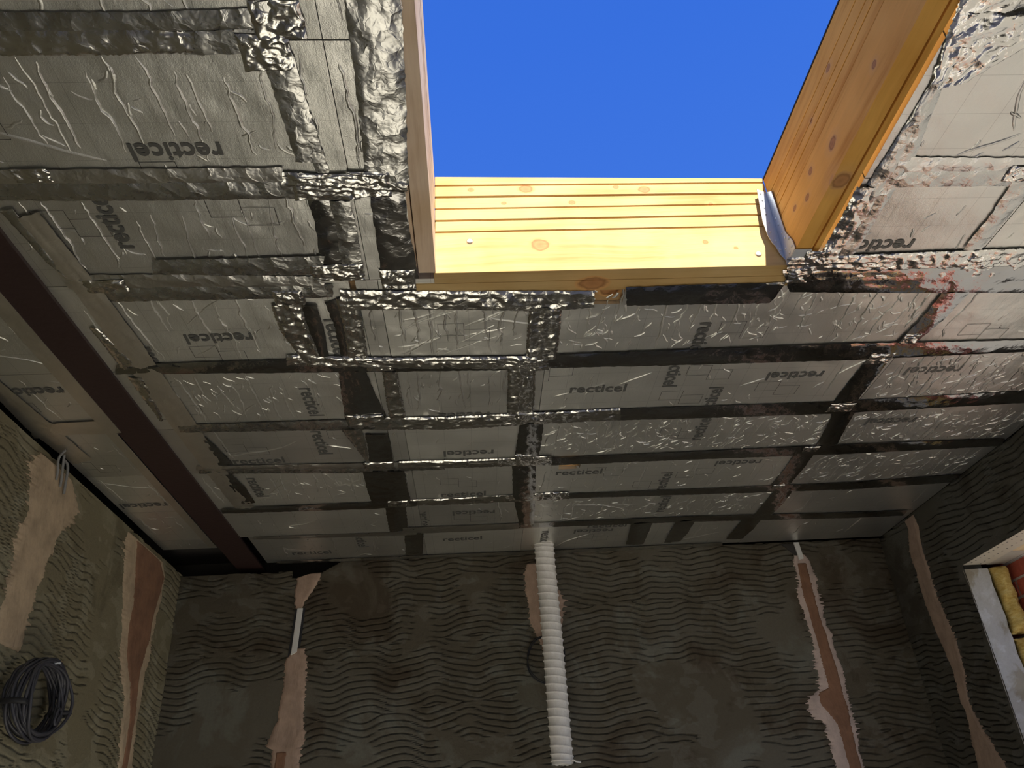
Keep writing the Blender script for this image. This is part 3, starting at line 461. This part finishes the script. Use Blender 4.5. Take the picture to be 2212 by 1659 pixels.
# ================================================================ roof-light timber upstand
zb=CZ+1.297; zj=CZ+1.433
GR=.0035
fr=empty('roof_light_frame',(.40,1.66,zb),'bare pine upstand of stacked battens and doubled joists around the open roof light','timber frame')
kn=[(.21,1.64,CZ+1.385,.022,1.25),(.185,1.64,CZ+1.588,.015,1.5),(.52,1.64,CZ+1.578,.013,1.5),(.03,1.64,CZ+1.588,.008,1.2),(.12,1.64,CZ+1.537,.006,1.3),(.44,1.64,CZ+1.59,.007,1.3),(.66,1.64,CZ+1.383,.007,1.2),(.74,1.64,CZ+1.36,.005,1.3),(.31,1.64,CZ+1.535,.008,1.3),(.70,1.64,CZ+1.52,.006,1.3),(.35,1.70,zb,.03,1.4)]
ORG=(.40,1.66,zb)
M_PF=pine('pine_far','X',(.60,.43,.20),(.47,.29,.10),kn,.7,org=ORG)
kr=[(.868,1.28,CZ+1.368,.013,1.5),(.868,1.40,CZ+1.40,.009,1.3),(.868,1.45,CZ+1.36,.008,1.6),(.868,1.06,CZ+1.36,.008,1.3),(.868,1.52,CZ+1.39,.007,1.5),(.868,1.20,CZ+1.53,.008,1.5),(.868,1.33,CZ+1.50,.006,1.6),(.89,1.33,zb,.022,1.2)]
M_PR=pine('pine_right_bounce_tint','Y',(.84,.47,.12),(.62,.29,.055),kr,.7,org=ORG)  # same pine, more orange: warm bounced light put into the colour
M_PL=pine('pine_left_lit','Y',(.82,.66,.50),(.60,.42,.28),[],.6,1.3)  # same pine, paler: brightness of the sunlit side put into the colour
# far side: joist, second joist, four battens (the upper two taper to the right)
hL=[CZ+1.433,CZ+1.474,CZ+1.517,CZ+1.561,CZ+1.604,CZ+1.642]; hR=[CZ+1.433,CZ+1.474,CZ+1.515,CZ+1.555,CZ+1.596,CZ+1.616]
place('trimmer_joist',boxes('trimmer_joist',[(OX0-.005,OX1+.06,OY1,OY1+.044,zb,zj)],.0015),fr,mat=M_PF)
place('trimmer_joist',boxes('trimmer_joist',[(OX0-.055,OX1+.04,OY1+.0475,OY1+.092,zb+.001,zj)],.0015),fr,mat=M_PF)
for k in range(5):
    yo=OY1+random.uniform(-.0008,.0012)
    me=prism('batten',[(OX0-.0005,hL[k]+GR),(OX1+.001,hR[k]+GR),(OX1+.001,hR[k+1]-(0 if k==4 else .0003)),(OX0-.0005,hL[k+1])],yo,OY1+.092,lambda a,b,d:(a,d,b),.0018)
    place('batten',me,fr,mat=M_PF)
# right side
for nm,x0,x1 in (('side_joist',OX1,OX1+.043),('side_joist',OX1+.050,OX1+.066)):
    place(nm,boxes(nm,[(x0,x1,OY0,OY1-.0008 if x0<.9 else OY1-.04,zb+.001 if x0<.9 else zb+.004,zj)],.0015),fr,mat=M_PR)
hr=[CZ+1.433,CZ+1.472,CZ+1.500,CZ+1.540,CZ+1.606]
for k in range(4):
    xo=OX1+random.uniform(0,.0015)
    place('batten',boxes('batten',[(xo,OX1+.066,OY0,OY1-.0008,hr[k]+GR*.7,hr[k+1])],.0018),fr,mat=M_PR)
# left side
for x0,x1 in ((OX0-.044,OX0),(OX0-.052-.01,OX0-.047)):
    place('side_joist',boxes('side_joist',[(x0,x1,OY0,OY1-.0008,zb+(.001 if x0>-.12 else .004),zj)],.0015),fr,mat=M_PL)
for k in range(5):
    xo=OX0-random.uniform(0,.0015)
    place('batten',boxes('batten',[(OX0-.062,xo,OY0,OY1-.0008,hL[k]+GR,hL[k+1])],.0018),fr,mat=M_PL)
# near side (above and behind the eye)
place('trimmer_joist',boxes('trimmer_joist',[(OX0-.055,OX1+.06,OY0-.09,OY0-.001,zb,zj)],.0015),fr,mat=M_PF)
for k in range(5): place('batten',boxes('batten',[(OX0-.055,OX1+.06,OY0-.09,OY0-.001,hL[k]+GR,hL[k+1])],.0018),fr,mat=M_PF)
place('felt_edge',boxes('felt_edge',[(OX1-.0003,OX1+.066,OY0,OY1,hr[4]+.0003,hr[4]+.004)]),fr,mat=M_BLACK)
for bx,bz in ((.022,CZ+1.402),(.797,CZ+1.337)):
    b_=place('bolt_recess',disc('bolt_recess',(bx,OY1+.0005,bz),(0,-1,0),.0105,.0009,18),fr,mat=M_JOIST)
    place('bolt',disc('bolt',(bx,OY1,bz),(0,-1,0),.0080,.004,16,True),fr,mat=M_WHITE)
# ---------------------------------------------------------------- joist hanger in the far right corner
hg=empty('joist_hanger',(.86,1.62,zb),'galvanised steel joist hanger with round nail heads in the right corner of the roof light','bracket')
fy=lambda a,b,d:(a,d,b)
pts=[(.834,1.556),(.8645,1.556),(.8645,1.312),(.852,1.327),(.843,1.352),(.834,1.362),(.826,1.385),(.822,1.43)]
def hf(a,b,d): 
    off=(.8645-a)*.45; return (a,d-off,CZ+b)
place('face_flange',prism('face_flange',pts,1.6355,1.6372,hf),hg,mat=M_GALV)
pts=[(1.6355,1.556),(1.604,1.530),(1.600,1.45),(1.596,1.375),(1.572,1.325),(1.570,1.298),(1.6355,1.2958)]
place('side_plate',prism('side_plate',pts,.8638,.8655,lambda a,b,d:(d,a,CZ+b)),hg,mat=M_GALV)
place('seat_plate',boxes('seat_plate',[(.8638,.9105,1.572,1.6365,zb-.0028,zb-.0012)]),hg,mat=M_GALV)
for (a,b) in ((.842,1.435),(.838,1.400),(.848,1.372),(.856,1.345)):
    p=hf(a,b,1.6355); place('nail',disc('nail',p,(0,-1,0),.0042,.0022,12,True),hg,mat=M_GALV)
for (a,b) in ((.843,1.54),(.842,1.515),(.842,1.487),(.840,1.462)):
    p=hf(a,b,1.6349); place('nail_hole_shade',disc('nail_hole_shade',p,(0,-1,0),.0022,.0004,10),hg,mat=M_BLACK)  # black discs stand in for the dark inside the holes
for (a,b) in ((1.623,1.445),(1.618,1.42),(1.612,1.385),(1.605,1.362),(1.587,1.345),(1.583,1.315),(1.617,1.335),(1.603,1.31)):
    place('nail',disc('nail',(.8638,a,CZ+b),(-1,0,0),.0042,.0022,12,True),hg,mat=M_GALV)
# ================================================================ steel beam
sb=empty('steel_beam',(-1.127,.6,CEIL-.012),'dark red-oxide steel beam whose lower flange runs along the left of the foil ceiling','beam')
place('flange',boxes('flange',[(-1.192,-1.064,YF,YB+.2,CEIL-.0095,CEIL+.0025)],.001),sb,mat=M_STEEL)
place('web',boxes('web',[(-1.133,-1.123,YF,YB+.2,CEIL+.0025,CEIL+.095)]),sb,mat=M_STEEL)
place('foil_lap',boxes('foil_lap',[(-1.2305,-1.178,.0,2.46,CEIL-.0118,CEIL-.0098),(-1.232,-1.1955,2.46,3.65,CEIL-.0110,CEIL-.0092)],.0004),cl,mat=M_TAPE['b'])
# ================================================================ plaster strips
def strip(name,parent,frame,rows,mat,th=.006,rag=.006,sub=None):
    rows=np.array(rows,float); v=np.arange(rows[-1,0],rows[0,0],.0045) if rows[0,0]>rows[-1,0] else np.arange(rows[0,0],rows[-1,0],.0045)
    o=np.argsort(rows[:,0]); rv=rows[o]; u0=np.interp(v,rv[:,0],rv[:,1]); u1=np.interp(v,rv[:,0],rv[:,2]); sd=RNG.randint(999)
    # torn outline: fine teeth with a slower wander
    rr=lambda k:rag*(1.3*RNG.rand(len(v))**4*np.clip(vnoise(v*9,v*0,k)*3-1,0,1)*2+.5*RNG.rand(len(v))+2.4*(vnoise(v*13,v*0,k+1)-.5)+1.2*(vnoise(v*47,v*0,k+2)-.5)); u0=u0-rr(sd); u1=u1+rr(sd+40)
    m=14; t=np.linspace(0,1,m); U=u0[:,None]*(1-t)+u1[:,None]*t; V=np.repeat(v[:,None],m,1)
    ed=np.minimum(1,np.minimum(t,1-t)*10)[None,:]*np.minimum(1,np.minimum(np.arange(len(v)),np.arange(len(v))[::-1])/2)[:,None]
    h=-.004+ed*(th+.004+.0025*vnoise(U*30,V*14,sd+3)+.0012*vnoise(U*120,V*60,sd+4))
    P=frame(U,V,h); me=npmesh(name,np.stack(P,-1).reshape(-1,3),grid_faces(m,len(v)))
    return place(name,me,parent,mat=mat)
# back wall: left strip in two lengths, middle strip behind the duct, right strip with a damp centre
strip('plaster_strip',wb,fb,[(2.752,-.80,-.765),(2.725,-.885,-.762),(2.66,-.892,-.80),(2.60,-.880,-.838),(2.560,-.873,-.838)],M_PINK,rag=.005)
strip('plaster_strip',wb,fb,[(2.385,-.845,-.822),(2.36,-.880,-.818),(2.33,-.905,-.808),(2.2,-.912,-.800),(2.05,-.925,-.800),(1.985,-.955,-.790),(1.95,-.965,-.785),(1.935,-.93,-.80),(1.80,-.925,-.80),(1.2,-.93,-.80)],M_PINK)
strip('damp_plaster',wb,fb,[(1.93,-.915,-.862),(1.2,-.925,-.86)],M_DAMP,th=.0095,rag=.003)
strip('plaster_strip',wb,fb,[(2.75,.285,.33),(2.70,.262,.42),(2.55,.27,.46),(2.44,.28,.45),(2.38,.30,.41),(2.30,.335,.40)],M_PINK,rag=.008)
strip('plaster_strip',wb,fb,[(2.742,1.70,1.725),(2.70,1.672,1.752),(2.60,1.672,1.760),(2.48,1.650,1.765),(2.3,1.665,1.775),(2.15,1.665,1.785),(2.065,1.670,1.785),(2.05,1.628,1.785),(2.01,1.575,1.790),(1.95,1.585,1.795),(1.92,1.635,1.795),(1.80,1.635,1.785),(1.72,1.640,1.780),(1.2,1.65,1.78)],M_PINKL,rag=.009)
strip('damp_plaster',wb,fb,[(2.69,1.690,1.738),(2.60,1.682,1.735),(2.45,1.682,1.742),(2.2,1.693,1.760),(2.07,1.700,1.765),(2.05,1.640,1.765),(2.0,1.632,1.775),(1.94,1.675,1.775),(1.90,1.695,1.765),(1.72,1.70,1.765),(1.2,1.70,1.76)],M_DAMP,th=.010,rag=.003)
# right wall
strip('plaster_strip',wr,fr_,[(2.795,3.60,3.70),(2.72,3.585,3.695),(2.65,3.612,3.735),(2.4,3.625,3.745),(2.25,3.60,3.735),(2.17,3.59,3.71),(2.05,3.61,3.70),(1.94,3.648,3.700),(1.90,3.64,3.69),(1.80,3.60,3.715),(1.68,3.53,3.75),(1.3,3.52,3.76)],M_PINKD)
# left wall: broad pink-tan strip and the one with the damp brown centre
strip('plaster_strip',wl,fl_,[(2.755,2.50,2.74),(2.68,2.46,2.84),(2.62,2.48,2.83),(2.56,2.50,2.76),(2.40,2.50,2.71),(2.25,2.51,2.69),(2.15,2.51,2.70),(2.12,2.54,2.68)],M_TAN,rag=.012)
strip('plaster_strip',wl,fl_,[(2.755,3.27,3.72),(2.70,3.26,3.80),(2.60,3.30,3.80),(2.5,3.33,3.76),(2.40,3.38,3.76),(2.25,3.44,3.75),(2.12,3.55,3.74),(2.0,3.56,3.74),(1.87,3.61,3.76),(1.3,3.64,3.76)],M_TAN,rag=.010)
strip('damp_plaster',wl,fl_,[(2.745,3.34,3.68),(2.68,3.36,3.78),(2.6,3.40,3.76),(2.5,3.44,3.72),(2.40,3.44,3.72),(2.28,3.47,3.68),(2.18,3.56,3.67),(2.05,3.63,3.68),(1.3,3.68,3.715)],M_DAMP,th=.010,rag=.004)
# raised dark plate standing in for the shade of a torn hollow over the right-hand conduit
place('gap_shade',prism('gap_shade',[(1.628,1.288),(1.72,1.288),(1.712,1.222),(1.692,1.226),(1.672,1.245),(1.652,1.268)],YB-.0115,YB-.003,lambda a,b,d:(a,d,CZ+b)),wb,mat=M_VOID)
# ---------------------------------------------------------------- conduits in the chases
cd=empty('cable_conduit',(-.853,YB,2.40),'white plastic conduit showing between two pink plaster lengths left of the duct','conduit')

place('capping',prism('capping',[(-.866,2.57),(-.838,2.57),(-.8515,2.36),(-.8795,2.345)],YB-.012,YB-.002,lambda a,b,d:(a,d,b),.002),cd,mat=M_WHITE)
place('slot_shade',prism('slot_shade',[(-.876,2.565),(-.866,2.57),(-.8795,2.345),(-.895,2.330)],YB-.006,YB-.001,lambda a,b,d:(a,d,b)),cd,mat=M_BLACK)  # black strips paint in the shade of the slot beside the capping
place('slot_shade',prism('slot_shade',[(-.838,2.57),(-.828,2.57),(-.838,2.39),(-.8515,2.36)],YB-.006,YB-.001,lambda a,b,d:(a,d,b)),cd,mat=M_BLACK)
cd2=tag(place('cable_conduit',prism('cable_conduit',[(1.694,1.293),(1.722,1.293),(1.729,1.205),(1.703,1.200)],YB-.020,YB-.008,lambda a,b,d:(a,d,CZ+b),.002),None,(1.71,YB,CZ+1.2),M_WHITE),'short white conduit end above the brown damp plaster near the right corner','conduit')
# ================================================================ flexible duct
P0=[(.366,3.838,CZ+1.33),(.367,3.845,CZ+1.28),(.371,3.868,CZ+1.10),(.374,3.872,CZ+.9),(.374,3.865,CZ+.70),(.373,3.85,CZ+.50),(.372,3.835,CZ+.302)]
pp=resample(np.array([(p[2],p[0]) for p in P0])[:, :],2)
def cat(P,n):
    P=[Vector(p) for p in P]; out=[]; segs=len(P)-1
    for i in range(n+1):
        t=i/n*segs; k=min(int(t),segs-1); t-=k; a=P[max(k-1,0)];b=P[k];c=P[k+1];d=P[min(k+2,segs)]
        out.append(.5*((2*b)+(c-a)*t+(2*a-5*b+4*c-d)*t*t+(-a+3*b-3*c+d)*t**3))
    return out
NP=520; path=cat(P0,NP); Ltot=1.03; pitch=.0305
def dr(i,th):
    s=i/NP*Ltot/pitch+th/(2*math.pi); f=s-math.floor(s); peak=math.exp(-((f-.5)/.075)**2)
    return .0478+.0046*peak+.0007*math.cos(2*math.pi*(f-.5))+.0004*math.sin(7*th+i*.21)
du=empty('flexible_duct',(.372,3.84,CZ+.30),'white corrugated flexible ventilation duct hanging from the foil ceiling by the back wall','duct')
me=tube('duct_hose',path,.05,40,radf=dr,cap=False); o=place('duct_hose',me,du,mat=M_DUCT); sm=o.modifiers.new('wall','SOLIDIFY'); sm.thickness=.0012; sm.offset=-1
e0=path[-1]
place('torn_wire_end',tube('torn_wire_end',[e0+Vector((.030,-.030,-.004)),e0+Vector((.045,-.035,.006)),e0+Vector((.056,-.034,-.002)),e0+Vector((.078,-.030,-.006))],.0034,7),du,mat=M_WHITE)
th=np.linspace(0,2*math.pi,60,endpoint=False); V=[];F=[]
for k,a in enumerate(th):
    jz=.006*vnoise(np.array([a*4]),np.array([0.]),5)[0]+.003*random.random()
    for zz,rr in ((.004,.0475),(-.004-jz,.0485)): V.append(e0+Vector((rr*math.cos(a),rr*math.sin(a),zz)))
for k in range(60): l=(k+1)%60; F.append((2*k,2*l,2*l+1,2*k+1))
place('torn_rim',mesh('torn_rim',V,F,True),du,mat=M_WHITE)
# ---------------------------------------------------------------- cable loops
ring=[(.345+.090*math.cos(a)+.004*math.sin(3*a),YB-.012-.004*math.sin(2*a),CZ+.762+.108*math.sin(a)) for a in np.linspace(0,2*math.pi,64,endpoint=False)]
cr_=empty('cable_loop',(.345,YB,CZ+.762),'thin black cable loop on the back wall half hidden behind the white duct','cable')
place('cable_strand',tube('cable_strand',ring,.0032,6,True),cr_,mat=M_BLACK)
place('cable_strand',tube('cable_strand',[(x+.006*math.sin(k*.2),y-.004,z+.005) for k,(x,y,z) in enumerate(ring)],.0028,6,True),cr_,mat=M_BLACK)
cc=Vector((XL+.055,2.765,CZ+.492)); 
coil=empty('cable_coil',tuple(cc),'coil of dark electric cable tied and hung on the olive rendered left wall','cable coil')
for k in range(17):
    ry=.148+random.uniform(-.022,.014); rz=.111+random.uniform(-.014,.012); oy=random.uniform(-.005,.005); oz=random.uniform(-.007,.004); ox=random.uniform(-.022,.026); t0=random.uniform(0,6.3); tl=random.uniform(-.02,.02)
    pt=[(cc.x+ox+tl*math.cos(a)+.006*math.sin(3*a+t0),cc.y+oy+ry*math.cos(a)*(1+.02*math.sin(2*a+t0)),cc.z+oz+rz*math.sin(a)*(1+.03*math.cos(3*a+t0))) for a in np.linspace(0,2*math.pi,56,endpoint=False)]
    place('cable_turn',tube('cable_turn',pt,.0052,8,True),coil,mat=M_CABLE)
tie=[(cc.x+.034*math.cos(a),cc.y+.150+.026*math.sin(a)*.9,cc.z-.028+.004*math.cos(a)) for a in np.linspace(0,2*math.pi,24,endpoint=False)]
place('cable_tie',tube('cable_tie',tie,.009,8,True),coil,mat=M_BLACK)
tie=[(cc.x+.034*math.cos(a),cc.y-.145+.026*math.sin(a)*.9,cc.z-.030) for a in np.linspace(0,2*math.pi,24,endpoint=False)]
place('cable_tie',tube('cable_tie',tie,.009,8,True),coil,mat=M_BLACK)
place('loose_end',tube('loose_end',cat([(cc.x+.02,cc.y+.125,cc.z-.02),(cc.x+.03,cc.y+.085,cc.z-.02),(cc.x+.03,cc.y+.070,cc.z-.055),(cc.x+.03,cc.y+.082,cc.z-.068),(cc.x+.03,cc.y+.098,cc.z-.040)],24),.0045,8),coil,mat=M_CABLE)
place('wall_nail',tube('wall_nail',[(XL-.01,cc.y,cc.z+.104),(XL+.10,cc.y,cc.z+.110)],.0035,8),coil,mat=M_GALV)
for k in range(3):
    y0=2.60+.035*k; pts=cat([(XL+.05-.02*k,y0-.03,CEIL-.015),(XL+.022,y0-.01,CEIL-.035),(XL+.016,y0+.015,CEIL-.075-.012*k),(XL+.010,y0+.03,CEIL-.10-.012*k)],18)
    tag(place('cable',tube('cable',pts,.0045,8),None,tuple(pts[-1]),M_GREYC),['grey cable end highest in the gap over the broad plaster strip','grey cable end between two others over the broad plaster strip','grey cable end nearest the back wall over the broad plaster strip'][k],'cable','loose cable ends at the top of the left wall')
# ================================================================ right opening: lintel, jamb, wool, outer brick
lt=empty('steel_lintel',(2.30,2.2,WH),'pale perforated steel lintel plate over the opening in the right wall','lintel')
place('soffit_plate',boxes('soffit_plate',[(XR+.001,XR+.115,WY0-.1,WY1+.004,WH,WH+.004)],.0006),lt,mat=flat('cream_steel',(.66,.60,.50),.5,.1))
place('outer_flange',boxes('outer_flange',[(2.372,2.50,WY0-.1,WY1+.02,WH+.001,WH+.005)]),lt,mat=flat('pale_steel',(.60,.58,.54),.45,.2))
place('board_packer',boxes('board_packer',[(XR+.118,2.370,WY0-.1,WY1-.17,WH+.003,WH+.018)],.001),lt,mat=pine('packer_pine','Y',(.74,.60,.40),(.6,.45,.26)))
place('closer_plate',boxes('closer_plate',[(XR+.118,2.370,WY1-.165,WY1+.02,WH+.002,WH+.006)],.0005),lt,mat=M_GALV and flat('dull_steel',(.55,.52,.46),.5,.2))
for k in range(46):
    for c_ in range(2):
        yy=WY1-.030-.034*k+(.017 if c_ else 0)
        if yy<1.9: continue
        o=place('plate_hole_shade',disc('plate_hole_shade',(XR+.022+.050*c_,yy,WH+.0004),(0,0,-1),.0042,.0008,8),lt,mat=M_BLACK)  # flat black disc paints in the darkness of a punched hole
V=[];F=[]; us=np.linspace(XR-.004,XR+.106,12); vs=np.arange(0,WH,.02); U,VV=np.meshgrid(us,vs)
Yj=WY1+.012-.010*vnoise(U*25,VV*9,3)-.006*vnoise(U*60,VV*30,4); Xj=U+.006*(vnoise(VV*22,VV*0,8)-.5)*(U>XR+.09)
jb=place('plaster_jamb',npmesh('plaster_jamb',np.stack([Xj,Yj,VV],-1).reshape(-1,3),grid_faces(12,len(vs))),wr,mat=M_GREYPL)
if jb.data.polygons[0].normal.y>0: jb.data.flip_normals()
# mineral wool, two slabs stacked in the cavity
def wool(z0,z1,sd,label):
    us=np.linspace(0,1,11); vs=np.arange(z0,z1+.001,.012); U,VV=np.meshgrid(us,vs); b=np.sin(np.pi*U)**.5
    en=np.clip(np.minimum(VV-z0,z1-VV)/.03,0,1)**.5
    X=2.284+U*.084+.004*(vnoise(VV*30,U*4,sd)-.5); Y=WY1+.035-.045*b*en-.020*vnoise(U*6,VV*28,sd+1)-.008*vnoise(U*20,VV*80,sd+2)
    me=npmesh('mineral_wool',np.stack([X,Y,VV],-1).reshape(-1,3),grid_faces(11,len(vs)))
    if me.polygons[0].normal.y>0: me.flip_normals()
    o=place('mineral_wool',me,None,(2.32,WY1,z0),M_WOOL); md=o.modifiers.new('depth','SOLIDIFY'); md.thickness=.06; md.offset=-1
    return tag(o,label,'insulation')
wool(CZ+.655,WH-.004,5,'upper yellow mineral wool slab packed in the cavity beside the plastered jamb')
wool(.0,CZ+.645,15,'lower yellow mineral wool slab in the cavity below the joint at the jamb')
# outer leaf: each brick of the jamb end
ol=place('mortar',boxes('mortar',[(2.383,2.478,3.262,5.2,0,2.80)]),wr,mat=M_MORTAR)
n=0; zt=WH-.004; bm_=None
BH=.065; bed=.0105
protos={}
def brick(x0,x1,y0,y1,z0,z1):
    key=round(y1-y0,3)
    if key not in protos:
        bm=bmesh.new(); bmesh.ops.create_cube(bm,size=1,matrix=Matrix.Diagonal((x1-x0,y1-y0,z1-z0,1))); bmesh.ops.bevel(bm,geom=bm.edges[:],offset=.003,segments=1,affect='EDGES')
        me=D.meshes.new('brick'); bm.to_mesh(me); bm.free(); me.materials.append(M_BRICK); protos[key]=me
    o=D.objects.new('brick',protos[key]); COL.objects.link(o); o.parent=wr; o.location=((x0+x1)/2+random.uniform(-.0015,.0015),(y0+y1)/2,(z0+z1)/2)
k=0; z=zt
while z-BH>1.2:
    st=3.250; ln=.215 if k%2==0 else .1025
    brick(2.380,2.482,st,st+ln,z-BH,z)
    y=st+ln+.010
    for _ in range(2): brick(2.380,2.482,y,y+.215,z-BH,z); y+=.225
    z-=BH+bed; k+=1
place('outer_leaf',boxes('outer_leaf',[(2.380,2.482,3.262,YB+.3,0,1.2),(2.380,2.482,YF-.3,WY0-.1,0,2.8),(2.372,2.482,WY0-.1,WY1+.5,WH+.006,2.8)]),wr,mat=M_BRICK)
